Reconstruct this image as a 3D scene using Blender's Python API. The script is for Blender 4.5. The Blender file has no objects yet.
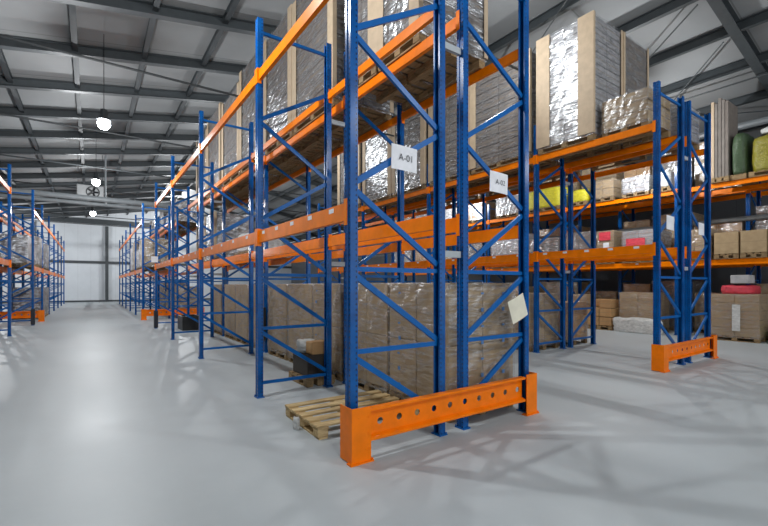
import bpy, bmesh, math, random
from mathutils import Vector, Matrix
random.seed(7)
C = bpy.context.scene.collection
PI = math.pi

# ------------------------------------------------------------------ materials
def srgb(r, g, b):
    def f(c):
        c /= 255.0
        return c / 12.92 if c <= 0.04045 else ((c + 0.055) / 1.055) ** 2.4
    return (f(r), f(g), f(b), 1.0)

class NT:
    def __init__(s, name):
        s.m = bpy.data.materials.new(name); s.m.use_nodes = True
        s.t = s.m.node_tree; s.t.nodes.clear()
        s.out = s.n('ShaderNodeOutputMaterial')
    def n(s, typ, **kw):
        nd = s.t.nodes.new(typ)
        for k, v in kw.items():
            if k.startswith('_'): setattr(nd, k[1:], v)
            else: nd.inputs[k.replace('__', ' ')].default_value = v
        return nd
    def l(s, a, b): s.t.links.new(a, b)
    def bsdf(s, col, rough, metal=0.0, spec=0.5):
        b = s.n('ShaderNodeBsdfPrincipled', Roughness=rough, Metallic=metal)
        b.inputs['Specular IOR Level'].default_value = spec
        if isinstance(col, tuple): b.inputs['Base Color'].default_value = col
        else: s.l(col, b.inputs['Base Color'])
        s.l(b.outputs[0], s.out.inputs[0]); return b
    def coord(s, which='Object', scale=(1, 1, 1)):
        tc = s.n('ShaderNodeTexCoord'); mp = s.n('ShaderNodeMapping'); mp.inputs['Scale'].default_value = scale
        s.l(tc.outputs[which], mp.inputs[0]); return mp.outputs[0]
    def noise(s, vec, scale, detail=4, rough=.55):
        n = s.n('ShaderNodeTexNoise', Scale=scale, Detail=detail, Roughness=rough); s.l(vec, n.inputs['Vector']); return n.outputs['Fac']
    def ramp(s, fac, stops):
        r = s.n('ShaderNodeValToRGB'); cr = r.color_ramp
        while len(cr.elements) < len(stops): cr.elements.new(.5)
        for e, (p, c) in zip(cr.elements, stops): e.position = p; e.color = c
        s.l(fac, r.inputs[0]); return r.outputs[0]
    def mix(s, fac, a, b, blend='MIX'):
        m = s.n('ShaderNodeMix', _data_type='RGBA', _blend_type=blend)
        for sock, v in ((m.inputs[0], fac), (m.inputs[6], a), (m.inputs[7], b)):
            if isinstance(v, (tuple, float, int)): sock.default_value = v
            else: s.l(v, sock)
        return m.outputs[2]
    def math(s, op, a, b=None):
        m = s.n('ShaderNodeMath', _operation=op)
        for i, v in enumerate((a, b)):
            if v is None: continue
            if isinstance(v, (int, float)): m.inputs[i].default_value = v
            else: s.l(v, m.inputs[i])
        return m.outputs[0]
    def bump(s, b, h, strength, dist=.02):
        bp = s.n('ShaderNodeBump', Strength=strength, Distance=dist); s.l(h, bp.inputs['Height']); s.l(bp.outputs[0], b.inputs['Normal'])

def paint(name, col, rough=.35, wear=None, amount=.12, spec=.5):
    t = NT(name); v = t.coord('Object')
    f = t.noise(v, 6, 5)
    dark = tuple(c * .84 for c in col[:3]) + (1,)
    c = t.ramp(f, [(.3, dark), (.62, col)])
    if wear:
        f2 = t.noise(v, 38, 6, .7)
        k = t.ramp(f2, [(.68 - amount * .3, (0, 0, 0, 1)), (.74, (1, 1, 1, 1))])
        c = t.mix(k, c, wear)
    b = t.bsdf(c, rough, 0, spec)
    t.bump(b, f, .05, .01)
    return t.m

M = {}
# blue upright paint with rows of dark slots punched in the profile
def post_mat():
    t = NT('blue_perforated_steel'); tc = t.n('ShaderNodeTexCoord'); sp = t.n('ShaderNodeSeparateXYZ'); t.l(tc.outputs['Object'], sp.inputs[0])
    x, y, z = sp.outputs
    fz = t.math('ABSOLUTE', t.math('SUBTRACT', t.math('FRACT', t.math('MULTIPLY', z, 20.0)), .5))
    zin = t.math('LESS_THAN', fz, .2)
    ay = t.math('ABSOLUTE', t.math('SUBTRACT', t.math('ABSOLUTE', y), .034))
    fr = t.math('MULTIPLY', t.math('LESS_THAN', ay, .0065), t.math('LESS_THAN', x, -.034))
    sd = t.math('MULTIPLY', t.math('LESS_THAN', t.math('ABSOLUTE', t.math('SUBTRACT', x, .022)), .005), t.math('GREATER_THAN', t.math('ABSOLUTE', y), .045))
    hole = t.math('MULTIPLY', zin, t.math('MAXIMUM', fr, sd))
    f = t.noise(tc.outputs['Object'], 5, 5)
    base = t.ramp(f, [(.3, srgb(0, 66, 128)), (.65, srgb(0, 88, 160))])
    f2 = t.noise(tc.outputs['Object'], 30, 6, .75)
    base = t.mix(t.ramp(f2, [(.68, (0, 0, 0, 1)), (.76, (1, 1, 1, 1))]), base, srgb(90, 120, 165))
    c = t.mix(hole, base, srgb(8, 12, 25))
    t.bsdf(c, .2, 0, .38); return t.m
M['post'] = post_mat()
M['blue'] = paint('blue_brace_paint', srgb(0, 94, 168), .3, srgb(60, 110, 165), .06, .28)
M['orange'] = paint('orange_beam_paint', srgb(255, 132, 0), .3, srgb(228, 140, 55), .05, .25)
M['guard'] = paint('orange_guard_paint', srgb(255, 128, 0), .36, srgb(185, 90, 25), .09, .25)
M['darkblue'] = paint('dark_guard', srgb(28, 32, 44), .5)
M['galv'] = paint('galvanised_steel', srgb(170, 176, 180), .35)
M['steel'] = paint('grey_roof_steel', srgb(58, 63, 66), .5)
M['steel_dark'] = paint('dark_roof_steel', srgb(66, 71, 74), .45)
M['pipe'] = paint('grey_pipe', srgb(128, 133, 136), .35)
M['rod'] = paint('roof_rod', srgb(60, 64, 66), .5)
M['wood'] = None
def wood(name, c1, c2, sc=(3, 3, 30)):
    t = NT(name); v = t.coord('Object', sc); f = t.noise(v, 2.2, 6, .6)
    oi = t.n('ShaderNodeObjectInfo')
    c = t.ramp(f, [(.28, c1), (.7, c2)])
    c = t.mix(t.math('MULTIPLY', oi.outputs['Random'], .28), c, srgb(95, 80, 60))
    b = t.bsdf(c, .75, 0, .25); t.bump(b, f, .25, .01); return t.m
M['wood'] = wood('pallet_wood', srgb(165, 132, 84), srgb(232, 206, 156), (2, 14, 14))
M['wood_old'] = wood('weathered_pallet_wood', srgb(110, 88, 60), srgb(176, 148, 108), (14, 2, 14))
def carton(name, c1, c2, tint):
    t = NT(name); oi = t.n('ShaderNodeObjectInfo'); v = t.coord('Object'); f = t.noise(v, 5, 4)
    c = t.ramp(f, [(.3, c1), (.7, c2)])
    c = t.mix(t.math('MULTIPLY', oi.outputs['Random'], .55), c, tint)
    # parcel tape across the middle seam
    sp = t.n('ShaderNodeSeparateXYZ'); t.l(v, sp.inputs[0])
    tape = t.math('LESS_THAN', t.math('ABSOLUTE', sp.outputs[2]), .012)
    c = t.mix(t.math('MULTIPLY', tape, .5), c, srgb(150, 130, 100))
    b = t.bsdf(c, .7, 0, .3); return t.m
M['carton'] = carton('brown_cardboard', srgb(160, 136, 102), srgb(186, 162, 126), srgb(156, 134, 104))
M['carton_grey'] = carton('grey_cardboard', srgb(112, 106, 102), srgb(140, 134, 128), srgb(120, 108, 98))
M['carton_tan'] = carton('tan_cardboard', srgb(178, 138, 92), srgb(200, 160, 112), srgb(160, 122, 84))
M['carton_white'] = carton('white_cardboard', srgb(165, 164, 164), srgb(192, 190, 190), srgb(150, 148, 152))
M['board'] = paint('tan_edge_board', srgb(196, 174, 146), .65)
M['gap'] = paint('dark_gap', srgb(60, 54, 48), .8)
def film(name, lo, hi, dcol):
    t = NT(name); v = t.coord('Object', (1, 1, 1))
    mp = t.n('ShaderNodeMapping'); mp.inputs['Scale'].default_value = (2.2, 2.2, 13); mp.inputs['Rotation'].default_value = (.22, .18, .1)
    t.l(v, mp.inputs[0]); f = t.noise(mp.outputs[0], 2.2, 5, .6)
    tr = t.n('ShaderNodeBsdfTransparent'); tr.inputs[0].default_value = (.97, .97, .98, 1)
    gl = t.n('ShaderNodeBsdfGlossy', Roughness=.27); gl.inputs[0].default_value = (.95, .97, 1, 1)
    df = t.n('ShaderNodeBsdfDiffuse'); df.inputs[0].default_value = dcol
    m1 = t.n('ShaderNodeMixShader'); m1.inputs[0].default_value = .75
    t.l(df.outputs[0], m1.inputs[1]); t.l(gl.outputs[0], m1.inputs[2])
    m2 = t.n('ShaderNodeMixShader')
    fac = t.ramp(f, [(.42, (lo, lo, lo, 1)), (.64, (hi, hi, hi, 1))])
    t.l(fac, m2.inputs[0]); t.l(tr.outputs[0], m2.inputs[1]); t.l(m1.outputs[0], m2.inputs[2])
    bp = t.n('ShaderNodeBump', Strength=.5, Distance=.03); t.l(f, bp.inputs['Height'])
    t.l(bp.outputs[0], gl.inputs['Normal']); t.l(bp.outputs[0], df.inputs['Normal'])
    t.l(m2.outputs[0], t.out.inputs[0]); return t.m
M['film'] = film('stretch_film', .04, .72, (.45, .45, .46, 1)); M['film_thin'] = film('thin_stretch_film', .06, .44, (.6, .57, .52, 1))
def plastic(name, c, rough=.3):
    t = NT(name); v = t.coord('Object', (3, 3, 6)); f = t.noise(v, 3, 6, .65)
    dark = tuple(k * .7 for k in c[:3]) + (1,)
    b = t.bsdf(t.ramp(f, [(.35, dark), (.65, c)]), rough, 0, .6); t.bump(b, f, .8, .05); return t.m
M['white_plastic'] = plastic('white_wrapping', srgb(222, 222, 218))
M['green_plastic'] = plastic('dark_green_wrapping', srgb(70, 92, 62))
M['olive_plastic'] = plastic('olive_bag', srgb(150, 142, 40))
M['yellow'] = plastic('yellow_wrapping', srgb(225, 215, 50), .45)
M['red'] = plastic('red_packaging', srgb(232, 66, 84), .5)
M['grey_plastic'] = plastic('grey_wrapping', srgb(120, 122, 122))
M['black'] = paint('black_plastic', srgb(30, 31, 34), .45)
M['paper'] = paint('white_paper', srgb(236, 236, 240), .7)
M['cream'] = paint('cream_card', srgb(232, 226, 205), .7)
M['ink'] = paint('black_ink', srgb(18, 18, 30), .8)
M['lime'] = plastic('lime_plastic', srgb(150, 200, 60), .4)
M['white_metal'] = paint('white_sheet_metal', srgb(165, 167, 168), .4)
M['bluetape'] = paint('blue_print', srgb(90, 130, 180), .6)

def floor_mat():
    t = NT('grey_resin_floor'); v = t.coord('Object'); f = t.noise(v, .55, 6, .6); f2 = t.noise(v, 9, 6, .65)
    c = t.ramp(f, [(.3, srgb(172, 178, 180)), (.7, srgb(183, 189, 191))])
    c = t.mix(t.ramp(f2, [(.55, (0, 0, 0, 1)), (.8, (.18, .18, .18, 1))]), c, srgb(192, 198, 198))
    b = t.bsdf(c, .5, 0, .3)
    r = t.ramp(f, [(.3, (.4, .4, .4, 1)), (.75, (.52, .52, .52, 1))]); t.l(r, b.inputs['Roughness'])
    return t.m
M['floor'] = floor_mat()
def panel_mat(name, c, axis, period, rough=.5):
    t = NT(name); tc = t.n('ShaderNodeTexCoord'); sp = t.n('ShaderNodeSeparateXYZ'); t.l(tc.outputs['Object'], sp.inputs[0])
    fr = t.math('FRACT', t.math('MULTIPLY', sp.outputs[axis], 1 / period))
    line = t.math('LESS_THAN', fr, .012)
    f = t.noise(tc.outputs['Object'], .8, 5)
    dark = tuple(k * .88 for k in c[:3]) + (1,)
    col = t.mix(line, t.ramp(f, [(.3, dark), (.7, c)]), tuple(k * .6 for k in c[:3]) + (1,))
    t.bsdf(col, rough, 0, .4); return t.m
M['wall'] = panel_mat('white_wall_panels', srgb(222, 226, 230), 0, 1.0, .35)
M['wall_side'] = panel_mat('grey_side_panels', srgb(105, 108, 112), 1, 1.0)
M['ceil'] = panel_mat('roof_lining', srgb(144, 146, 147), 1, 2.65, .6)
def emit(name, c, s):
    t = NT(name); e = t.n('ShaderNodeEmission', Strength=s); e.inputs[0].default_value = c; t.l(e.outputs[0], t.out.inputs[0]); return t.m
M['lamp'] = emit('lamp_glow', (.93, .97, 1, 1), 60)

# ------------------------------------------------------------------ mesh helpers
class MB:
    def __init__(s): s.v = []; s.f = []; s.mi = []
    def add(s, vs, fs, mi=0):
        o = len(s.v); s.v += [tuple(p) for p in vs]; s.f += [tuple(i + o for i in f) for f in fs]; s.mi += [mi] * len(fs); return s
    def box(s, a, b, mi=0):
        x0, y0, z0 = a; x1, y1, z1 = b
        return s.add([(x0,y0,z0),(x1,y0,z0),(x1,y1,z0),(x0,y1,z0),(x0,y0,z1),(x1,y0,z1),(x1,y1,z1),(x0,y1,z1)],
                     [(0,3,2,1),(4,5,6,7),(0,1,5,4),(1,2,6,5),(2,3,7,6),(3,0,4,7)], mi)
    def cbox(s, a, b, ch=.006, mi=0):                     # box with chamfered edges
        bm = bmesh.new(); bmesh.ops.create_cube(bm, size=1)
        for v in bm.verts:
            v.co = Vector([(a[i] + b[i]) / 2 + v.co[i] * (b[i] - a[i]) for i in range(3)])
        bmesh.ops.bevel(bm, geom=bm.edges[:], offset=ch, segments=1, affect='EDGES')
        bm.verts.ensure_lookup_table(); bm.verts.index_update()
        s.add([v.co for v in bm.verts], [[v.index for v in f.verts] for f in bm.faces], mi); bm.free(); return s
    def bar(s, p, q, w, t, up=(0, 1, 0), mi=0):           # rectangular bar p->q; t along 'up'
        p, q, up = Vector(p), Vector(q), Vector(up); d = (q - p).normalized(); sd = d.cross(up).normalized(); up = sd.cross(d)
        vs = []
        for c in (p, q):
            for a, b in ((-1, -1), (1, -1), (1, 1), (-1, 1)): vs.append(c + sd * a * w / 2 + up * b * t / 2)
        return s.add(vs, [(0,1,2,3),(7,6,5,4),(0,4,5,1),(1,5,6,2),(2,6,7,3),(3,7,4,0)], mi)
    def tube(s, p, q, r, n=10, mi=0, r2=None):
        p, q = Vector(p), Vector(q); d = (q - p).normalized()
        a = d.cross(Vector((0, 0, 1)) if abs(d.z) < .9 else Vector((1, 0, 0))).normalized(); b = d.cross(a)
        vs = []
        for c, rr in ((p, r), (q, r2 or r)):
            for i in range(n):
                t = 2 * PI * i / n; vs.append(c + (a * math.cos(t) + b * math.sin(t)) * rr)
        fs = [(i, (i + 1) % n, n + (i + 1) % n, n + i) for i in range(n)] + [tuple(range(n))[::-1], tuple(range(n, 2 * n))]
        return s.add(vs, fs, mi)
    def prism(s, prof, z0, z1, mi=0):                     # profile in xy extruded in z
        n = len(prof)
        vs = [(x, y, z0) for x, y in prof] + [(x, y, z1) for x, y in prof]
        fs = [(i, (i + 1) % n, n + (i + 1) % n, n + i) for i in range(n)] + [tuple(range(n))[::-1], tuple(range(n, 2 * n))]
        return s.add(vs, fs, mi)
    def lathe(s, prof, n=20, mi=0, c=(0, 0)):
        m = len(prof); vs = [(c[0] + r * math.cos(2*PI*i/n), c[1] + r * math.sin(2*PI*i/n), z) for r, z in prof for i in range(n)]
        fs = [(k*n+i, k*n+(i+1)%n, (k+1)*n+(i+1)%n, (k+1)*n+i) for k in range(m-1) for i in range(n)]
        return s.add(vs, fs, mi)
    def mesh(s, name, mats):
        me = bpy.data.meshes.new(name); me.from_pydata(s.v, [], s.f)
        for m in (mats if isinstance(mats, (list, tuple)) else [mats]): me.materials.append(m)
        if any(s.mi): me.polygons.foreach_set('material_index', s.mi)
        bm = bmesh.new(); bm.from_mesh(me); bmesh.ops.recalc_face_normals(bm, faces=bm.faces); bm.to_mesh(me); bm.free()
        me.update(); return me

CACHE = {}
def cached(key, fn):
    if key not in CACHE: CACHE[key] = fn()
    return CACHE[key]
def obj(name, me, parent=None, loc=(0, 0, 0), rz=0):
    o = bpy.data.objects.new(name, me); C.objects.link(o); o.location = loc; o.rotation_euler = (0, 0, rz)
    if parent: o.parent = parent
    return o
def thing(name, label, cat, loc=(0, 0, 0), rz=0, group=None, me=None):
    o = obj(name, me, None, loc, rz); o['label'] = label; o['category'] = cat
    if group: o['group'] = group
    return o
def struct(name, mb, m):
    o = obj(name, mb.mesh(name, m)); o['kind'] = 'structure'; return o

# ------------------------------------------------------------------ camera
CV, CU, HGT = -1.969, -3.329, 1.6
cam = bpy.data.cameras.new('camera'); co = bpy.data.objects.new('camera', cam); C.objects.link(co)
co.location = (CV, CU, HGT); co.rotation_euler = (PI / 2, 0, -.612)
cam.sensor_width = 36; cam.lens = 417.23 / 768 * 36; cam.shift_y = 22.2 / 768; cam.clip_end = 200
bpy.context.scene.camera = co

# ------------------------------------------------------------------ building (x across the aisles, y along them)
XL, XR, Y0, Y1, RIDGE = -10.5, 18.3, -16.0, 45.5, 4.2
def roof(x):
    zr = HGT + 6.6 + .175 * (RIDGE + 2.3)
    return zr - .175 * abs(x - RIDGE)
struct('floor', MB().box((XL, Y0, -.1), (XR, Y1, 0)), M['floor'])
cb = MB()
for a, b in ((XL, RIDGE), (RIDGE, XR)):
    za, zb = roof(a) + .02, roof(b) + .02
    cb.add([(a,Y0,za),(b,Y0,zb),(b,Y1,zb),(a,Y1,za),(a,Y0,za+.12),(b,Y0,zb+.12),(b,Y1,zb+.12),(a,Y1,za+.12)],
           [(0,1,2,3),(4,5,6,7),(0,1,5,4),(3,2,6,7)])
struct('ceiling', cb, M['ceil'])
wb = MB(); zl, zr_, zt = roof(XL), roof(XR), roof(RIDGE)
prof = [(XL, 0), (XR, 0), (XR, zr_), (RIDGE, zt), (XL, zl)]
wb.add([(x, Y1, z) for x, z in prof] + [(x, Y1 + .15, z) for x, z in prof],
       [(0,1,2,3,4), (9,8,7,6,5)] + [(i, (i+1) % 5, 5 + (i+1) % 5, 5 + i) for i in range(5)])
struct('wall_back', wb, M['wall'])
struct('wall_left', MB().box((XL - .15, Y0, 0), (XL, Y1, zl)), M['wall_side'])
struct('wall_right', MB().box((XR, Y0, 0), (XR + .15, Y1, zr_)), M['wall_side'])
struct('baseboard_back', MB().box((XL, Y1 - .05, 0), (XR, Y1 - .002, .16)), M['steel_dark'])
tn = [0]
def trim(mb, m):
    tn[0] += 1; return struct('trim_%d' % tn[0], mb, m)
def ibeam(mb, p, q, depth, width, tf=.016):             # I section hung with its top at the line p-q
    p, q = Vector(p), Vector(q)
    for off, w, t in ((-tf / 2, width, tf), (-depth + tf / 2, width, tf)):
        mb.bar(p + Vector((0, 0, off)), q + Vector((0, 0, off)), w, tf, (0, 0, 1))
    mb.bar(p - Vector((0, 0, depth / 2)), q - Vector((0, 0, depth / 2)), .014, depth - 2 * tf, (0, 0, 1))
RAFT = [8.3 + 2.65 * k for k in range(-5, 14)]
for k, y in enumerate(RAFT):
    mb = MB()
    ibeam(mb, (XL, y, roof(XL)), (RIDGE, y, zt), .28, .2)
    if (k - 5) % 2 == 1: ibeam(mb, (RIDGE, y - .2, zt), (XR, y - .2, zr_), .26, .22)
    trim(mb, M['steel_dark'])
    if (k - 5) % 2 == 0 and y > 2:                        # tie rod across the frame
        trim(MB().tube((XL, y, 7.25 if False else min(7.3, zl)), (XR, y, min(7.3, zl)), .03, 8), M['rod'])
PUR = [-8.93, -7.28, -5.63, -3.98, -2.33, -.68, .97, 2.62, 4.2, 6.0, 7.75, 9.45, 11.15, 12.8, 14.7, 16.5]
for x in PUR:
    mb = MB(); z = roof(x) - .005
    ibeam(mb, (x, Y0, z), (x, Y1, z), .24 if x > RIDGE else .15, .13)
    trim(mb, M['steel'])
def rp(x, y, d=.33): return (x, y, roof(x) - d)
for p, q in (((9.5, .4), (12.2, 3.9)), ((11.2, .4), (14.6, 3.6)), ((6.2, .4), (9.4, 5.7)), ((15.4, .4), (12.4, 5.7))):
    trim(MB().tube(rp(*p), rp(*q), .018, 6), M['rod'])
trim(MB().tube((13.1, Y0, roof(13.1) - .42), (13.1, Y1, roof(13.1) - .42), .022, 6), M['rod'])
trim(MB().tube((15.6, Y0, 6.85), (15.6, Y1, 6.85), .12, 10), M['pipe'])
trim(MB().tube((14.75, Y0, 3.68), (14.75, 26, 3.68), .075, 10), M['pipe'])
# far wall frame
trim(MB().box((XL, Y1 - .14, 3.68), (XR, Y1 - .01, 3.92)), M['steel_dark'])
trim(MB().box((-5.6, Y1 - .18, 7.45), (13.9, Y1 - .01, 7.95)), M['steel_dark'])
for x in (-6.2, -.72, 4.8, 10.2): trim(MB().box((x - .13, Y1 - .3, 0), (x + .13, Y1 - .01, 7.3)), M['steel_dark'])
# pipe run and cooler above the cross aisle
trim(MB().tube((XL, 21.5, 5.83), (3.2, 21.5, 5.83), .13, 12), M['pipe'])
trim(MB().tube((XL, 21.7, 5.6), (3.2, 21.7, 5.6), .09, 12), M['pipe'])
trim(MB().tube((-1.38, 21.6, 5.55), (-1.38, 21.6, roof(-1.38) - .1), .045, 10), M['pipe'])
t = thing('air_cooler', 'white ceiling air cooler with a dark round fan above the grey pipe run', 'air cooler', (-2.0, 22.3, 5.9))
obj('casing', MB().cbox((-.55, -.25, 0), (.55, .25, .68), .03).mesh('casing', M['white_metal']), t)
obj('fan_ring', MB().lathe([(.24, -.03), (.29, -.03), (.29, .04), (.24, .04), (.24, -.03)], 24).mesh('fan_ring', M['black']), t, (.1, -.26, .34)).rotation_euler = (PI / 2, 0, 0)
fb = MB()
for k in range(5):
    a = 2 * PI * k / 5; d = Vector((math.cos(a), 0, math.sin(a))); fb.bar(d * .02, d * .235, .1, .012, (.3 * d.z, 1, -.3 * d.x))
obj('fan_blades', fb.mesh('fan_blades', M['black']), t, (.1, -.275, .34))
for x in (-.5, .5): obj('hanger_rod', MB().tube((x, 0, .66), (x, 0, roof(-2 + x) - 5.9 - .02), .012, 6).mesh('hanger_rod', M['rod']), t)

# ------------------------------------------------------------------ lamps
def lamp_body():
    return MB().lathe([(.03, .30), (.08, .29), (.09, .12), (.15, .03), (.17, 0), (.155, 0), (.12, .03), (.02, .04)], 20).mesh('reflector', M['steel'])
def lamp(x, y, z, label, watt, grp='high bay lamps hung under the roof'):
    t = thing('pendant_lamp', label, 'lamp', (x, y, z), 0, grp)
    obj('reflector', cached('lampb', lamp_body), t)
    obj('diffuser', cached('lampd', lambda: MB().lathe([(.11, .004), (.14, -.05), (.15, -.1), (.13, -.17), (.08, -.22), (.001, -.235)], 20).mesh('diffuser', M['lamp'])), t)
    obj('cable', MB().tube((0, 0, .28), (0, 0, roof(x) - z), .009, 6).mesh('cable', M['black']), t)
    l = bpy.data.lights.new('high_bay_light', 'POINT'); l.energy = watt; l.shadow_soft_size = .06
    l.color = (.95, .98, 1)
    lo = bpy.data.objects.new('high_bay_light', l); C.objects.link(lo); lo.location = (x, y, z - .36)
W = 400
lamp(-1.69, 10.1, 6.0, 'brightest pendant lamp over the left aisle, nearest of the row', W)
lamp(-1.80, 17.9, 6.0, 'second pendant lamp of the left aisle, just above the air cooler', W)
lamp(-1.88, 27.2, 6.0, 'smallest pendant lamp, farthest along the left aisle before the white wall', W)
lamp(-8.2, 38.0, 5.2, 'added unseen pendant lamp brightening the white end wall, beyond the left rack', W * 2.6)  # added out of view to brighten the end wall
lamp(4.6, 39.0, 7.4, 'added hidden pendant lamp brightening the white end wall, over the middle aisle', W * 2.6)  # second added lamp, hidden by the stacks, also lighting the end wall
for x, y, z, lab in ((-1.7, 2.3, 6.2, 'added unseen pendant lamp over the left aisle, above the picture edge'), (-1.7, -6, 6.2, 'added unseen pendant lamp over the left aisle behind the viewer'),  # unseen lamps added for light, except the one inferred from the stack's glare
                     (4.6, -6, 6.6, 'added unseen pendant lamp over the middle aisle behind the viewer'), (4.6, 3.0, 7.3, 'pendant lamp over the middle aisle facing the tall shiny stack'),
                     (4.6, 12, 7.4, 'added unseen pendant lamp over the middle aisle, deep behind the wrapped stacks'), (4.6, 24, 7.4, 'added unseen pendant lamp over the far end of the middle aisle'),
                     (11.3, 3.2, 6.2, 'added unseen pendant lamp over the right aisle behind the tall shiny stack'), (11.3, -5.5, 6.2, 'added unseen pendant lamp over the right aisle outside the picture'),
                     (11.3, 12, 6.2, 'added unseen pendant lamp deep in the right aisle')):
    lamp(x, y, z, lab, W * (.5 if (x, y) == (4.6, 3.0) else .4 if (x, y) in ((11.3, -5.5), (4.6, 12)) else 1))

# ------------------------------------------------------------------ racking
D, GAP, TOP = 1.094, .352, 5.4
Z1, Z2 = 2.37, 4.65
POSTP = [(.04,-.05),(-.04,-.05),(-.04,-.016),(-.03,-.010),(-.03,.010),(-.04,.016),(-.04,.05),(.04,.05),(.04,.028),(.036,.028),(.036,.046),(-.026,.046),(-.026,-.046),(.036,-.046),(.036,-.028),(.04,-.028)]
def post_me(): return MB().prism(POSTP, .012, TOP).mesh('post', M['post'])
def foot_me(): return MB().box((-.055, -.07, 0), (.055, .07, .012)).tube((-.044, -.06, 0), (-.044, -.06, .03), .008, 6).tube((-.044, .06, 0), (-.044, .06, .03), .008, 6).mesh('foot_plate', M['blue'])
DIAG = [((.04, .92), (D - .04, .26)), ((.04, 1.69), (D - .04, 1.02)), ((.04, 2.48), (D - .04, 1.82)),
        ((D - .04, 3.19), (.04, 2.56)), ((.04, 3.92), (D - .04, 3.27)), ((D - .04, 4.58), (.04, 3.99)), ]
HORZ = [.2, .98, 1.75, 5.22]
def diag_me(i):
    (a, z), (b, w) = DIAG[i]; return MB().bar((a, 0, z), (b, 0, w), .055, .03).mesh('diagonal_brace', M['blue'])
def horz_me(): return MB().bar((.04, 0, 0), (D - .04, 0, 0), .045, .03).mesh('horizontal_brace', M['blue'])
def frame(parent, y):
    fr = obj('upright_frame', None, parent, (0, y, 0))
    for x, rz in ((0, 0), (D, PI)):
        obj('post', cached('post', post_me), fr, (x, 0, 0), rz); obj('foot_plate', cached('foot', foot_me), fr, (x, 0, 0), rz)
    for z in HORZ: obj('horizontal_brace', cached('hz', horz_me), fr, (0, 0, z))
    for i in range(len(DIAG)): obj('diagonal_brace', cached('dg%d' % i, lambda: diag_me(i)), fr)
    return fr
def beam_me(L, h):
    # box beam with a stepped upper edge; origin at the beam's top centre, front towards -x
    return MB().prism([(-.025, -h), (.025, -h), (.025, -.03), (.005, -.03), (.005, 0), (-.025, 0)], 0, L).mesh('beam', M['orange'])
def conn_me(h):
    return MB().box((-.012, -.045, -h - .05), (-.004, .004, .03)).box((-.012, 0, -h - .05), (.05, .006, .03)).mesh('beam_connector', M['orange'])
def beam(parent, x, y0, y1, z, h, flip, white_marks=0):
    L = round(y1 - y0 - .1, 3)
    def mk():
        me = beam_me(L, h); me.transform(Matrix(((1,0,0,0),(0,0,1,0),(0,1,0,0),(0,0,0,1)))); me.flip_normals(); return me
    b = obj('beam', cached(('bm', L, h), mk), parent, (x, (y0 + y1) / 2, z), PI if flip else 0)
    b.location.y = (y1 - .05) if flip else (y0 + .05)
    for k in (0, 1):
        def mkc():
            me = conn_me(h); 
            if k: me.transform(Matrix.Scale(-1, 4, (0, 1, 0))); me.flip_normals()
            me.transform(Matrix.Translation((-.038, 0, 0))); return me
        obj('beam_connector', cached(('cn', h, k), mkc), b, (0, L if k else 0, 0))
    for s in range(white_marks):
        obj('white_mark', cached('white_mark_mesh', lambda: MB().box((-.027, -.05, -.062), (-.0252, .05, -.018)).mesh('white_mark', M['paper'])), b, (0, L * (s + .6) / white_marks, 0))  # small white patch set on the beam face
    return b
def rack(label, x, ys, mirror, levels, white_marks=0, skip=()):
    """levels: list of (top z, beam height); the aisle face is at x (mirror: rack body lies towards -x)"""
    t = thing('pallet_rack', label, 'rack', (x, ys[0], 0), 0, 'blue and orange pallet racks')
    body = obj('frame_group', None) if False else None
    for y in ys:
        fr = frame(t, y - ys[0])
        if mirror: fr.rotation_euler = (0, 0, PI)
    s = -1 if mirror else 1
    for a, b in zip(ys, ys[1:]):
        for li, (z, h) in enumerate(levels):
            if (a, li) in skip: continue
            beam(t, 0, a - ys[0], b - ys[0], z, h, mirror, white_marks if li == 0 else 0)
            beam(t, s * D, a - ys[0], b - ys[0], z, h, not mirror)
    return t
LV = [(Z1, .165), (Z2, .135)]
U1 = [0, 2.58, 6.44, 10.3, 14.16]
U2 = [18.95 + 3.86 * k for k in range(6)]
A0, B0, = 0.0, 2 * D + GAP
CX = B0 + 4.15; DX = CX + 2 * D + GAP
UC = [.125 + u for u in U1]
A = rack('tall pallet rack on the left aisle, its near corner inside the big orange guard', A0, U1, False, LV, 5)
B = rack('pallet rack back to back behind the left aisle rack, full of tall wrapped stacks', B0, U1, True, LV, 0)
Crk = rack('pallet rack behind the middle aisle, carrying the tall shiny wrapped stack', CX, UC, False, LV, 5)
Drk = rack('pallet rack back to back behind the shiny wrapped stack, on the right aisle', DX, UC, True, LV, 0)
A2 = rack('far pallet rack on the left aisle beyond the cross aisle, reaching the white wall', A0, U2, False, LV, 2)
B2 = rack('far pallet rack hidden back to back behind the far left-aisle rack', B0, U2, True, LV, 0)
EX = 13.38
UE = [-5.5, -1.64, 2.22, 6.08, 9.94, 13.8, 17.66]
E_ = rack('pallet rack facing the right aisle with mixed sacks, bags and boxes', EX, UE, False, LV, 2)
Fk = rack('pallet rack behind the sacks, nearest the right wall', EX + 2 * D + GAP, [u - 1.42 for u in UE[:5]], True, LV, 0)
LX = -4.07
Lr = rack('pallet rack at the left edge of the photo, near part', LX, [10.3, 14.16], True, LV, 2)
L2 = rack('pallet rack along the left side, far part behind the low orange guard', LX + .2, [18.3 + 3.86 * k for k in range(7)], True, LV, 2)
M2 = rack('pallet rack standing behind the far left rack, towards the left wall', LX + .2 - 2 * D - GAP, [18.3 + 3.86 * k for k in range(4)], False, LV, 0)
M1 = rack('pallet rack standing behind the near left rack, towards the left wall', LX - 2 * D - GAP, [10.3, 14.16], False, LV, 0)
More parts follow.
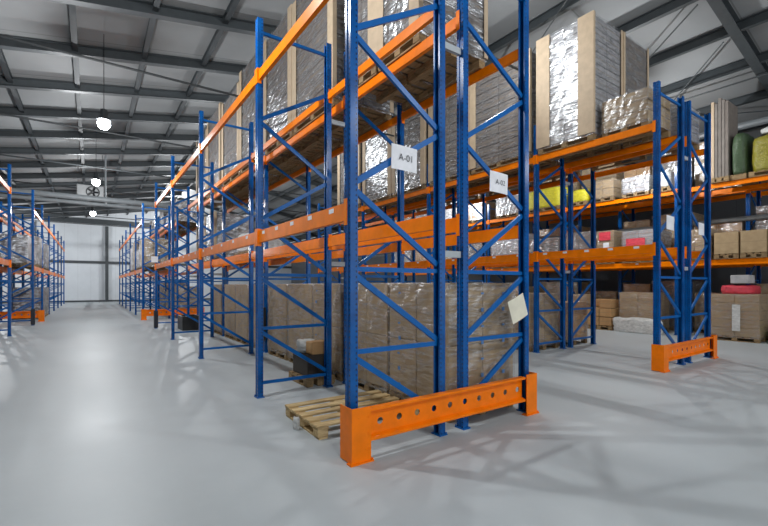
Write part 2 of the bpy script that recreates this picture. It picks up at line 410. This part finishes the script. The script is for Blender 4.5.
# row spacers between the back-to-back racks
def spacer(parent, y, z):
    def mk(): return MB().box((0, -.02, -.035), (GAP - .085, .02, .035)).mesh('row_spacer', M['galv'])
    obj('row_spacer', cached('spacer', mk), parent, (D + .04, y, z))
for p, us in ((A, U1), (Crk, UC), (A2, U2)):
    for u in us:
        for z in (1.94, 4.2): spacer(p, u - us[0], z)

# ------------------------------------------------------------------ orange end guards
def holed_plate(mb, x0, x1, z0, z1, y0, y1, holes, r):
    n = 16; hs = sorted(holes); edges = [x0] + [(a + b) / 2 for a, b in zip(hs, hs[1:])] + [x1]; zc = (z0 + z1) / 2
    for hx, a, b in zip(hs, edges, edges[1:]):
        angs = sorted([2 * PI * i / n for i in range(n)] + [math.atan2(zz - zc, xx - hx) % (2 * PI) for xx in (a, b) for zz in (z0, z1)])
        m = len(angs); inner = []; outer = []
        for t in angs:
            c, s = math.cos(t), math.sin(t); inner.append((hx + r * c, zc + r * s))
            k = min((((b if c > 0 else a) - hx) / c) if abs(c) > 1e-9 else 1e9, (((z1 if s > 0 else z0) - zc) / s) if abs(s) > 1e-9 else 1e9)
            outer.append((hx + k * c, zc + k * s))
        vs = [(p[0], y, p[1]) for y in (y0, y1) for p in inner + outer]; fs = []
        for i in range(m):
            j = (i + 1) % m
            fs += [(i, j, m + j, m + i), (2*m + i, 3*m + i, 3*m + j, 2*m + j), (i, 2*m + i, 2*m + j, j), (m+i, m+j, 3*m+j, 3*m+i)]
        mb.add(vs, fs)
def guard(label, x, y, w=2 * D + GAP):
    t = thing('end_guard', label, 'rack guard', (x, y, 0), 0, 'orange rack end guards')
    def gp():
        mb = MB()
        mb.prism([(-.085, .15), (-.085, -.06), (.12, -.06), (.12, -.05), (-.077, -.05), (-.077, .15)], .01, .5)
        mb.box((-.105, -.08, 0), (.14, .0, .012))
        for p in ((-.092, -.068), (.128, -.068)): mb.tube((p[0], p[1], .01), (p[0], p[1], .03), .01, 6)
        for z in (.12, .26, .40): mb.tube((.095, -.064, z), (.095, -.058, z), .012, 8)
        return mb.mesh('corner_post', M['guard'])
    obj('corner_post', cached('gpost', gp), t)
    def gp2():
        me = cached('gpost', gp).copy(); me.transform(Matrix.Scale(-1, 4, (1, 0, 0))); me.flip_normals(); return me
    obj('corner_post', cached('gpost2', gp2), t, (w, 0, 0))
    key = round(w, 2)
    def gr():
        mb = MB(); a, b = .12, w - .12; zb, zt = .17, .47
        holed_plate(mb, a, b, zb + .045, zt - .045, .012, .02, [.27 + .227 * k for k in range(10)], .033)
        for s in (1, -1):
            q = lambda k: zt - k if s > 0 else zb + k
            prof = [(.012, q(.046)), (-.036, q(.03)), (-.045, q(.024)), (-.045, q(.005)), (-.04, q(0)), (.03, q(0)), (.03, q(.046))]
            vs = [(xx, yy, zz) for xx in (a, b) for yy, zz in prof]; n = len(prof)
            mb.add(vs, [(i, (i+1) % n, n + (i+1) % n, n + i) for i in range(n)] + [tuple(range(n)), tuple(range(n, 2*n))[::-1]])
        return mb.mesh('guard_rail', M['guard'])
    obj('guard_rail', cached(('grail', key), gr), t)
    return t
guard('large orange steel guard with round holes at the front of the picture', 0, -.09, 2 * D + GAP - .02)
guard('orange steel guard with round holes around the foot of the right-hand rack', CX, .035)
guard('small distant orange guard at the cross aisle, on the far left-aisle rack', 0, 18.75)
guard('low orange guard at the end of the far left rack beside the left edge', LX + .2 - 2 * D - GAP + .12, 20.45)

# dark guard on the last upright of the left-aisle rack
def ug(): return MB().prism([(.06, -.075), (-.07, -.08), (-.07, .08), (.06, .08), (.06, .068), (-.062, .068), (-.062, -.068), (.06, -.068)], 0, .62).mesh('upright_guard', M['darkblue'])
thing('upright_guard', 'black guard around the foot of the last upright before the cross aisle', 'rack guard', (0, 14.16, .035), me=ug())
thing('upright_guard', 'black guard around the foot of the first far upright on the left rack', 'rack guard', (LX + .2, 18.3, .035), PI, me=ug())
thing('black_sheet', 'black plastic sheet strapped to a low upright behind the left-aisle rack', 'sheet', (B0 - D - .075, 6.46, .3),
      me=MB().cbox((-.03, -.16, 0), (.028, .16, .78), .01).mesh('black_sheet', M['black']))

# ------------------------------------------------------------------ pallets and loads
def pallet_mb(w, d, h=.144):                              # top boards run along x (w)
    mb = MB(); nb = max(4, int(d / .17)); bw = min(.135, d / nb * .78)
    for i in range(nb):
        y = -d/2 + bw/2 + (d - bw) * i / (nb - 1); mb.box((-w/2, y - bw/2, h - .022), (w/2, y + bw/2, h))
    for x in (-w/2 + .06, 0, w/2 - .06):
        mb.box((x - .06, -d/2, h - .044), (x + .06, d/2, h - .022)); mb.box((x - .05, -d/2, 0), (x + .05, d/2, .022))
        for y in (-d/2 + .06, 0, d/2 - .06): mb.box((x - .06, y - .06, .022), (x + .06, y + .06, h - .044))
    return mb
def carton_me(a, b, c, mat):
    def mk(): return MB().cbox((-a/2, -b/2, -c/2), (a/2, b/2, c/2), min(.008, min(a, b, c) * .1)).mesh('carton', M[mat])
    return cached(('ct', round(a, 3), round(b, 3), round(c, 3), mat), mk)
def film_mb(w, d, h, n=12):
    mb = MB(); rnd = random.Random(int(w * 1000 + d * 77 + h * 13)); g = .014
    cs = [(-w/2 - g, -d/2 - g), (w/2 + g, -d/2 - g), (w/2 + g, d/2 + g), (-w/2 - g, d/2 + g)]; ring = []
    for (x0, y0), (x1, y1) in zip(cs, cs[1:] + cs[:1]):
        for i in range(n): ring.append((x0 + (x1 - x0) * i / n, y0 + (y1 - y0) * i / n))
    N = len(ring); rows = max(6, int(h / .12)); vs = []
    for k in range(rows + 1):
        for x, y in ring:
            j = rnd.uniform(-.009, .012); r = math.hypot(x, y); vs.append((x * (1 + j / r), y * (1 + j / r), -.05 + (h + .06) * k / rows + rnd.uniform(-.02, .02) * (0 < k < rows)))
    fs = [(k*N + i, k*N + (i+1) % N, (k+1)*N + (i+1) % N, (k+1)*N + i) for k in range(rows) for i in range(N)]
    mb.add(vs, fs)
    return mb
def board_mb(sx, sy, h, a, b):                          # L-shaped edge board: leg a along x, leg b along y, corner at origin
    return MB().prism([(-p * sx, -q * sy) for p, q in ((-.006, -.006), (a, -.006), (a, 0), (0, 0), (0, b), (-.006, b))], 0, h)
def load(label, v0, v1, u0, u1, z, h, n=(2, 2, 8), mat='carton_grey', film=True, boards=0, group=None, gap=.008, name='wrapped_pallet', cat='pallet load', tops=()):
    w, d = v1 - v0, u1 - u0; cx_, cy_ = (v0 + v1) / 2, (u0 + u1) / 2
    t = thing(name, label, cat, (cx_, cy_, z), 0, group)
    obj('pallet', cached(('pl', round(w, 2), round(d, 2)), lambda: pallet_mb(w, d).mesh('pallet', M['wood_old'])), t)
    a, b, c = w / n[0], d / n[1], h / n[2]
    for k in range(n[2]):
        for i in range(n[0]):
            for j in range(n[1]):
                if 0 < i < n[0] - 1 and 0 < j < n[1] - 1 and k < n[2] - 1: continue
                if k == n[2] - 1 and (i + j * 3 + int(v0 * 10)) % 5 in tops: continue
                o = obj('carton', carton_me(a - gap, b - gap, c - gap * .8, mat), t, (-w/2 + a * (i + .5), -d/2 + b * (j + .5), .146 + c * (k + .5)))
    fm = 'film_thin' if mat in ('carton', 'carton_tan') else 'film'
    if film: obj('stretch_film', cached(('fl', fm, round(w, 2), round(d, 2), round(h, 2)), lambda: film_mb(w, d, h).mesh('stretch_film', M[fm])), t, (0, 0, .146))
    if boards:
        bh = h + .02
        for sx, sy in ((-1, -1), (1, -1), (1, 1), (-1, 1)):
            obj('corner_board', cached(('bd', boards, round(bh, 2), sx, sy), lambda: board_mb(sx, sy, bh, .07, boards).mesh('corner_board', M['board'])), t, (sx * (w/2 + .024), sy * (d/2 + .024), .147))
    return t
ORD = ['first', 'second', 'third', 'fourth', 'fifth', 'sixth', 'seventh', 'eighth', 'ninth', 'tenth']
BV0, BV1 = D + GAP - .06, B0 + .06
# upper level of the rack behind the left-aisle rack
bl = [(.69, 1.6, 2.5), (1.66, 2.46, 2.45), (2.94, 4.62, 2.45), (4.72, 6.34, 2.5), (6.55, 8.3, 2.6), (8.4, 10.2, 2.4), (10.42, 12.2, 2.55), (12.3, 14.06, 2.3)]
for i, (a, b, h) in enumerate(bl):
    load('%s tall wrapped stack from the near end, top beams behind the left-aisle rack' % ORD[i], BV0, BV1, a, b, Z2 + .002, h, (2, 2, 9), 'carton_grey', True, .19, 'wrapped stacks on the top beams behind the left aisle')
# floor level of the same rack
fl = [(.2, 1.37), (1.42, 2.49), (2.75, 3.8), (3.86, 5.0), (5.1, 6.2), (6.66, 7.7), (7.8, 8.9), (9.0, 10.1), (10.5, 11.6)]
for i, (a, b) in enumerate(fl):
    t = load('%s wrapped brown carton block from the big orange guard, on the floor' % ORD[i], BV0 + .03, BV1, a, b, 0, 1.48, (2, 2, 2), 'carton', True, 0, 'wrapped carton blocks on the floor behind the left aisle')
    if i < 3:
        hw, hd = (BV1 - BV0 - .03) / 2, (b - a) / 2
        cols = [(0, .3, 0)] + ([(-.05, 0, 1), (.34, 0, 1)] if i == 0 else [])
        for px, py, end in cols:
            for k in range(7):
                o = obj('blue_print', cached('bp%d' % (k % 2), lambda: MB().box((-.003, -.022, -.012 - .012 * (k % 2)), (.003, .022, .012 + .012 * (k % 2))).mesh('blue_print', M['bluetape'])), t,
                        ((px, -hd - .034, .3 + .2 * k) if end else (-hw - .034, py + .012 * (k % 3), .3 + .2 * k)), PI / 2 if end else 0)
# upper level of the rack with the tall shiny stack
CV0, CV1 = CX - .06, CX + D + .04
cl = [(1.31, 2.62, 2.52), (2.85, 4.72, 2.45), (4.82, 6.46, 2.5), (6.7, 8.4, 2.45), (8.5, 10.3, 2.5), (10.6, 12.3, 2.4)]
for i, (a, b, h) in enumerate(cl):
    lab = 'tall shiny film-wrapped carton stack with wide tan edge boards on the top beams' if i == 0 else '%s wrapped stack beyond the tall shiny one on the same top beams' % ORD[i - 1]
    load(lab, CV0, CV1, a, b, Z2 + .002, h, (2, 2, 10), 'carton_white' if i == 0 else 'carton_grey', True, .34 if i == 0 else .2, 'wrapped stacks on the top beams behind the middle aisle', .022)
DV0, DV1 = CX + D + GAP - .04, DX + .06
load('tall wrapped stack standing close behind the tall shiny stack', CV1 + .06, DV1 - .22, 1.29, 2.6, Z2 + .002, 2.5, (2, 2, 9), 'carton_grey', True, .12)
load('short wrapped carton stack between the tall shiny stack and the right rack post', CV0 + .15, CV1, .32, 1.2, Z2 + .002, .62, (3, 2, 3), 'carton', True, 0)
load('short pale wrapped stack at the end of the top beams of the right rack', DV0 + .1, DV1, .3, 1.2, Z2 + .002, .72, (2, 2, 4), 'carton_white', True, 0)
for i, (a, b) in enumerate([(3.1, 4.6), (4.8, 6.3), (6.8, 8.4), (8.6, 10.2)]):
    load('%s wrapped stack behind the tall ones on the far side of the shiny rack' % ORD[i], DV0, DV1, a, b, Z2 + .002, 2.0, (1, 2, 5), 'carton_grey', True, 0, 'hidden stacks on the right aisle rack')
# floor of that rack, far bays
for i, (a, b, h) in enumerate([(2.85, 4.0, 1.25), (4.1, 5.2, 1.3), (5.3, 6.4, 1.2), (6.75, 8.1, 1.4)]):
    load('%s wrapped block along the middle aisle, on the floor under the shiny rack' % ORD[i], CV0 + .02, CV1, a, b, 0, h, (2, 2, 3), 'carton', True, 0, 'wrapped blocks on the floor across the middle aisle')
    load('%s tan wrapped block hidden behind the middle aisle floor blocks' % ORD[i], DV0, DV1, a + .05, b, 0, h * .8, (2, 2, 3), 'carton_tan', True, 0, 'blocks on the floor behind the middle aisle')

# ------------------------------------------------------------------ right wall rack goods
def blob(w, d, h, seed, jit=.04, puff=.12):
    bm = bmesh.new(); bmesh.ops.create_cube(bm, size=1); bmesh.ops.subdivide_edges(bm, edges=bm.edges[:], cuts=7, use_grid_fill=True)
    rnd = random.Random(seed)
    for v in bm.verts:
        x, y, z = v.co; base = z <= -.499
        k = 1 - puff * (abs(2*x)**3 * abs(2*y)**3 + abs(2*z)**4 * .6 * (abs(2*x)**3 + abs(2*y)**3) * .5)
        j = lambda: 1 + rnd.uniform(-jit, jit)
        v.co = Vector((x * k * w * j(), y * k * d * j(), (z + .5) * h * (1 if base else (j() - (abs(2*x)**2 + abs(2*y)**2) * .06))))
    bmesh.ops.smooth_vert(bm, verts=[v for v in bm.verts if v.co.z > 1e-4], factor=.5, use_axis_x=True, use_axis_y=True, use_axis_z=True)
    mb = MB(); bm.verts.index_update(); mb.add([v.co for v in bm.verts], [[v.index for v in f.verts] for f in bm.faces]); bm.free(); return mb
def smooth(me):
    me.polygons.foreach_set('use_smooth', [True] * len(me.polygons)); return me
def bundle(name, label, cat, x, y, z, w, d, h, mat, seed, group=None, pal=True, jit=.05, puff=.12):
    t = thing(name, label, cat, (x, y, z), 0, group)
    dz = 0
    if pal:
        obj('pallet', cached(('pl', round(w, 2), round(d, 2)), lambda: pallet_mb(w, d).mesh('pallet', M['wood_old'])), t); dz = .145
    obj('wrapping', smooth(blob(w, d, h, seed, jit, puff).mesh('wrapping', M[mat])), t, (0, 0, dz))
    return t
EV0, EV1 = EX - .1, EX + D + .05
EC = (EV0 + EV1) / 2; EW = EV1 - EV0
# top beams
t = thing('board_bundle', 'tall tan bundle of upright boards on the right wall rack', 'boards', (EX + .3, 1.08, Z2 + .002))
obj('pallet', pallet_mb(.9, .46).mesh('pallet', M['wood_old']), t)
for k in range(5): obj('board', MB().box((-.42, -.21 + .085 * k, 0), (.42, -.21 + .085 * k + .07, 2.2 + .07 * (k % 3))).mesh('board', M['board' if k > 3 else 'carton_grey']), t, (0, 0, .146))
bundle('wrapped_bundle', 'dark green wrapped bundle beside the tall board bundle on the top beams', 'bundle', EC, .65, Z2 + .002, EW, .36, 1.25, 'green_plastic', 3)
bundle('big_bag', 'olive yellow bulging bag at the right edge on the top beams', 'bag', EC, -.14, Z2 + .002, EW, 1.1, 1.05, 'olive_plastic', 4)
bundle('white_film_sheet', 'loose white film lying on the olive yellow bag', 'film', EC, -.1, Z2 + 1.235, .8, .7, .16, 'white_plastic', 41, None, False)
load('low white film-wrapped boxes on the top beams, nearer the right rack posts', EV0, EV1, 3.0, 3.85, Z2 + .002, .52, (2, 2, 2), 'carton_white', True)
bundle('wrapped_bundle', 'loosely white-wrapped bundle between the two pale box stacks on top beams', 'bundle', EC, 2.64, Z2 + .002, EW, .6, .55, 'white_plastic', 5)
load('pale boxes with a white cover on the top beams beside the yellow bag', EV0, EV1, 4.15, 4.95, Z2 + .002, .62, (2, 2, 2), 'carton', True)
bundle('yellow_bag', 'small bright yellow bag between posts on the right wall rack', 'bag', EC, 5.5, Z2 + .002, EW, .7, .5, 'yellow', 6)
bundle('yellow_bundle', 'wide yellow wrapped bundle seen between rack posts', 'bundle', EC, 7.0, Z2 + .002, EW, 1.5, .85, 'yellow', 7, None, True, .01, .04)
load('white wrapped boxes farthest along the right wall top beams', EV0, EV1, 8.2, 9.4, Z2 + .002, 1.0, (2, 2, 3), 'carton_white', True)
# lower beams
for i, (a, b) in enumerate([(-.75, -.05), (.02, .6), (.64, 1.22)]):
    load('%s brown carton from the right edge on the lower beams of the wall rack' % ORD[i], EV0, EV1, a, b, Z1 + .002, .64, (1, 1, 1), 'carton', False, 0, 'brown cartons on the lower wall beams', name='boxed_pallet')
load('wrapped brown cartons behind the right rack posts on the lower beams', EV0, EV1, 1.3, 2.12, Z1 + .002, .8, (2, 2, 3), 'carton', True)
t = load('wrapped cartons with a wide red label on the lower beams, middle opening', EV0, EV1, 2.8, 3.85, Z1 + .002, .95, (2, 2, 4), 'carton_white', True)
obj('red_label', MB().box((-.02, -.3, 0), (0, .3, .33)).mesh('red_label', M['red']), t, (-EW/2 - .022, .08, .5))
t = load('narrow carton stack with a red label on top and a white sheet, lower beams', EV0, EV1, 4.14, 4.75, Z1 + .002, 1.05, (2, 1, 2), 'carton', True)
obj('red_label', MB().box((-.02, -.2, 0), (0, .2, .3)).mesh('red_label', M['red']), t, (-EW/2 - .022, 0, .85))
obj('white_sheet', MB().box((-.02, -.1, 0), (0, .1, .36)).mesh('white_sheet', M['paper']), t, (-EW/2 - .022, -.05, .4))
load('dark grey wrapped stack on the lower beams behind the thin middle posts', EV0, EV1, 5.0, 5.95, Z1 + .002, 1.1, (2, 2, 3), 'carton_grey', True)
load('grey wrapped stack far along the lower beams of the wall rack', EV0, EV1, 6.3, 7.8, Z1 + .002, 1.0, (2, 2, 3), 'carton_grey', True)
# floor
FX0, FX1 = EX - .35, EX + .85
t = load('film-wrapped brown carton pallet on the floor at the right edge, red sacks on top', FX0, FX1, .12, 1.22, 0, 1.2, (2, 2, 5), 'carton', True)
obj('red_sack', smooth(blob(1.1, .74, .26, 11, .05, .1).mesh('red_sack', M['red'])), t, (0, 0, 1.35))
obj('white_box', MB().cbox((-.3, -.2, 0), (.3, .2, .24), .01).mesh('white_box', M['carton_white']), t, (-.25, -.1, 1.65))
obj('label_strip', MB().box((-.02, -.09, 0), (0, .09, .75)).mesh('label_strip', M['white_plastic']), t, (-.625, -.05, .3))
bundle('lime_sack', 'lime green sack on the floor beyond the right edge pallet', 'sack', EX + .3, -.35, 0, .9, .6, .5, 'lime', 12, None, False)
load('grey wrapped carton stack on the floor behind white sheeting, middle opening', FX0 + .26, FX1, 2.75, 3.95, 0, 1.2, (2, 2, 4), 'carton', True)
bundle('plastic_sheeting', 'crumpled white plastic sheeting on the floor before the grey carton stack', 'sheeting', FX0 - .0, 3.25, 0, .36, 1.5, .5, 'white_plastic', 14, None, False, .12, .2)
t = load('open brown cartons sagging on a floor pallet beside the thin middle posts', FX0, FX1, 4.1, 5.0, 0, .95, (2, 2, 3), 'carton_tan', False, gap=.03, tops=(1, 3))
obj('red_sack', smooth(blob(.5, .4, .16, 15).mesh('red_sack', M['red'])), t, (-.2, -.1, .83))
load('brown carton pallet on the floor against the right wall behind thin posts', FX0 + .3, FX1 + .2, 5.15, 5.95, 0, 1.1, (2, 2, 3), 'carton', True)
bundle('green_crate_stack', 'pale green goods on the floor seen between the thin middle posts', 'goods', EX + .2, 7.2, 0, 1.0, 1.0, 1.0, 'lime', 16, None, True)

# farther bays of the same rack
for i, (a, b) in enumerate([(8.2, 9.7), (10.15, 11.6), (11.75, 13.5), (14.0, 15.5), (15.7, 17.4)]):
    for lv, z in (('on the floor', 0), ('on the lower beams', Z1 + .002), ('on the top beams', Z2 + .002)):
        if i == 0 and z > 3: continue
        load('%s far stack beyond the yellow bundle %s' % (ORD[i], lv), EV0, EV1, a, b, z, [1.4, 1.1, .8][(i + len(lv)) % 3], (1, 2, 3), ['carton', 'carton_grey', 'carton_white', 'carton_tan'][(i * 3 + len(lv)) % 4], True, 0, 'far stacks beyond the yellow bundle')

# goods on the rack behind, nearest the right wall
FV0, FV1 = EX + D + GAP - .02, EX + 2 * D + GAP + .05
for i, (a, b) in enumerate([(-.1, .6), (.95, 2.2), (2.3, 3.5), (3.6, 4.5), (4.8, 6.2), (6.4, 8.2)]):
    for lv, z in (('on the floor', 0), ('on the lower beams', Z1 + .002), ('on the top beams', Z2 + .002)):
        if lv == 'on the top beams' and i < 1: continue
        load('%s dim stack from the camera end %s, nearest the right wall' % (ORD[i], lv), FV0, FV1, a, b, z, [1.5, 1.2, 1.6][(i + len(lv)) % 3], (1, 2, 3), ['carton', 'carton_tan', 'carton_grey', 'carton'][(i * 3 + len(lv)) % 4], True, 0, 'dim stacks nearest the right wall')

# ------------------------------------------------------------------ small things by the left-aisle rack
t = thing('empty_pallet', 'empty wooden pallet on the floor beside the big orange guard', 'pallet', (.62, 1.04, 0), -.03)
w, d, h = 1.34, .96, .144
for i in range(5):
    y = -d/2 + .06 + (d - .12) * i / 4
    obj('top_board', MB().cbox((-w/2, y - .058, h - .022), (w/2, y + .058, h), .004).mesh('top_board', M['wood']), t)
for x in (-w/2 + .07, 0, w/2 - .07):
    obj('stringer_board', MB().box((x - .06, -d/2, h - .045), (x + .06, d/2, h - .0225)).mesh('stringer_board', M['wood']), t)
    obj('bottom_board', MB().box((x - .05, -d/2, 0), (x + .05, d/2, .022)).mesh('bottom_board', M['wood']), t)
    for y in (-d/2 + .07, 0, d/2 - .07): obj('block', MB().cbox((x - .06, y - .065, .0225), (x + .06, y + .065, h - .0455), .005).mesh('block', M['wood']), t)
thing('plastic_scrap', 'scrap of torn white film hanging on the side of the empty pallet', 'film scrap', (-.1, 1.03, 0),
      me=smooth(blob(.06, .1, .13, 21, .2, .3).mesh('plastic_scrap', M['white_plastic'])))
t = thing('goods_pallet', 'small pallet with a tan carton and torn wrap behind the second upright', 'pallet load', (1.03, 3.05, 0))
obj('pallet', pallet_mb(.5, .72).mesh('pallet', M['wood_old']), t)
obj('carton', MB().cbox((-.2, -.3, 0), (.22, .3, .34), .01).mesh('carton', M['gap']), t, (0, 0, .146))
obj('open_carton', MB().cbox((-.17, -.29, 0), (.12, -.05, .2), .01).mesh('open_carton', M['carton_tan']), t, (.05, 0, .487))
obj('torn_wrap', smooth(blob(.3, .26, .2, 23, .14, .2).mesh('torn_wrap', M['white_plastic'])), t, (-.03, .13, .487))
thing('black_crate', 'low black crate on the floor inside the left-aisle rack near the cross aisle', 'crate', (.95, 13.2, 0),
      me=MB().box((-.3, -.5, 0), (.3, .5, .06)).box((-.3, -.5, .06), (-.26, .5, .5)).box((.26, -.5, .06), (.3, .5, .5)).box((-.26, -.5, .06), (.26, -.46, .5)).box((-.26, .46, .06), (.26, .5, .5)).mesh('black_crate', M['black']))
bundle('wrapped_bundle', 'white wrapped bundle on the lower beams behind the second upright', 'bundle', (BV0 + BV1) / 2, 8.5, Z1 + .002, 1.1, 1.3, .55, 'white_plastic', 31)
# goods in the far parts
for i, (a, b, z, h, m) in enumerate([(11.2, 12.6, Z1, 1.5, 'carton_grey'), (12.7, 14.0, Z1, 1.3, 'carton_white')]):
    load('%s wrapped stack on the lower beams just before the cross aisle' % ORD[i], BV0, BV1, a, b, z + .002, h, (1, 2, 4), m, True, .15, 'stacks on the lower beams before the cross aisle')
for i, a in enumerate([19.2, 20.9, 23.2, 24.9, 27, 28.7]):
    load('%s wrapped stack along the top beams beyond the cross aisle' % ORD[i], BV0, BV1, a, a + 1.5, Z2 + .002, [1.0, .6, 1.2][i % 3], (1, 2, 3), 'carton_grey', True, 0, 'stacks beyond the cross aisle, top beams')
for i, a in enumerate([19.3, 21.0, 23.3, 25.0]):
    load('%s wrapped stack along the lower beams beyond the cross aisle' % ORD[i], .0, 1.1, a, a + 1.4, Z1 + .002, [1.3, .9, 1.5][i % 3], (1, 2, 3), ['carton', 'carton_white'][i % 2], True, 0, 'stacks beyond the cross aisle, lower beams')
    load('%s dark wrapped block on the floor beyond the cross aisle' % ORD[i], BV0, BV1, a, a + 1.4, 0, [1.4, 1.1, 1.6][i % 3], (1, 2, 3), 'carton', True, 0, 'floor blocks beyond the cross aisle')
for i, (a, z) in enumerate([(18.6, Z1), (20.4, Z1), (22.5, 0), (22.5, Z1), (24.2, Z1), (24.2, 0)]):
    lx = LX + (.2 if a > 20 else 0)
    load('%s wrapped stack stored in the left rack, %s' % (ORD[i], 'on the floor' if z == 0 else 'on the lower beams'), lx - D - .05, lx + .02, a, a + 1.4, z + .002 if z else 0, 1.1 + .12 * (i % 3), (1, 2, 3), 'carton_grey', True, 0, 'wrapped stacks in the left rack')

# ------------------------------------------------------------------ paper signs
def sheet(w, h, bend=.012, n=6):
    mb = MB(); vs = []
    for y in (0, .002):
        for j in range(n + 1):
            for i in range(n + 1):
                x = -w/2 + w * i / n; z = -h/2 + h * j / n; vs.append((x, y - bend * (1 - (2*x/w)**2) * (1 - j / n * .5), z))
    N = (n+1)**2; q = lambda i, j, o: o + j*(n+1) + i
    for o in (0, N):
        for j in range(n):
            for i in range(n): mb.f.append((q(i,j,o), q(i+1,j,o), q(i+1,j+1,o), q(i,j+1,o))); mb.mi.append(0)
    for i in range(n):
        mb.f += [(q(i,0,0), q(i+1,0,0), q(i+1,0,N), q(i,0,N)), (q(i,n,0), q(i+1,n,0), q(i+1,n,N), q(i,n,N)), (q(0,i,0), q(0,i+1,0), q(0,i+1,N), q(0,i,N)), (q(n,i,0), q(n,i+1,0), q(n,i+1,N), q(n,i,N))]; mb.mi += [0]*4
    mb.v = vs; return mb
def sign(label, x, y, z, w, h, tilt, text=None, mat='paper', size=.1):
    t = thing('paper_sign', label, 'sign', (x, y, z)); t.rotation_euler = (0, tilt, 0)
    obj('sheet', sheet(w, h).mesh('sheet', M[mat]), t)
    if text:
        cu = bpy.data.curves.new('lettering', 'FONT'); cu.body = text; cu.size = size; cu.align_x = 'CENTER'; cu.align_y = 'CENTER'; cu.extrude = .0005; cu.offset = -.001
        tmp = bpy.data.objects.new('lettering', cu); C.objects.link(tmp); bpy.context.view_layer.update()
        me = bpy.data.meshes.new_from_object(tmp.evaluated_get(bpy.context.evaluated_depsgraph_get())); bpy.data.objects.remove(tmp)
        me.materials.clear(); me.materials.append(M['ink']); o = obj('lettering', me, t)
        o.location = (.01, -.0165, 0); o.rotation_euler = (PI/2, 0, 0)
    return t
sign('white paper sign reading A-01 hung on the brace of the front rack frame', .585, -.045, 2.86, .32, .245, .02, 'A-01', size=.095)
sign('white paper sign hung on the brace above the tilted blank card', 2.01, -.045, 2.82, .32, .245, .03, 'A-02', size=.085)
s = sign('blank cream card hanging askew on the post by the big guard', 2.33, -.075, 1.315,   .31, .29, -.36, None, 'cream')
sign('white paper on a brace of the right guarded rack, left of its middle posts', CX + .47, .08, 2.8, .33, .27, .02)
sign('white paper on a brace of the right guarded rack, right of its middle posts', DX - .5, .08, 2.8, .3, .26, .02)
sg = sign('small white notice on the far upright before the cross aisle', -.06, 14.06, 2.55, .22, .22, 0)

# ------------------------------------------------------------------ light
wd = bpy.data.worlds.new('world'); bpy.context.scene.world = wd; wd.use_nodes = True
bg = wd.node_tree.nodes['Background']; bg.inputs[0].default_value = (.9, .95, 1, 1); bg.inputs[1].default_value = 1.25
sc = bpy.context.scene
sc.view_settings.view_transform = 'Standard'; sc.view_settings.look = 'None'; sc.view_settings.gamma = 1; sc.view_settings.use_curve_mapping = False
sc.view_settings.exposure = 0.08
sc.cycles.transparent_max_bounces = 24
sc.cycles.max_bounces = 8
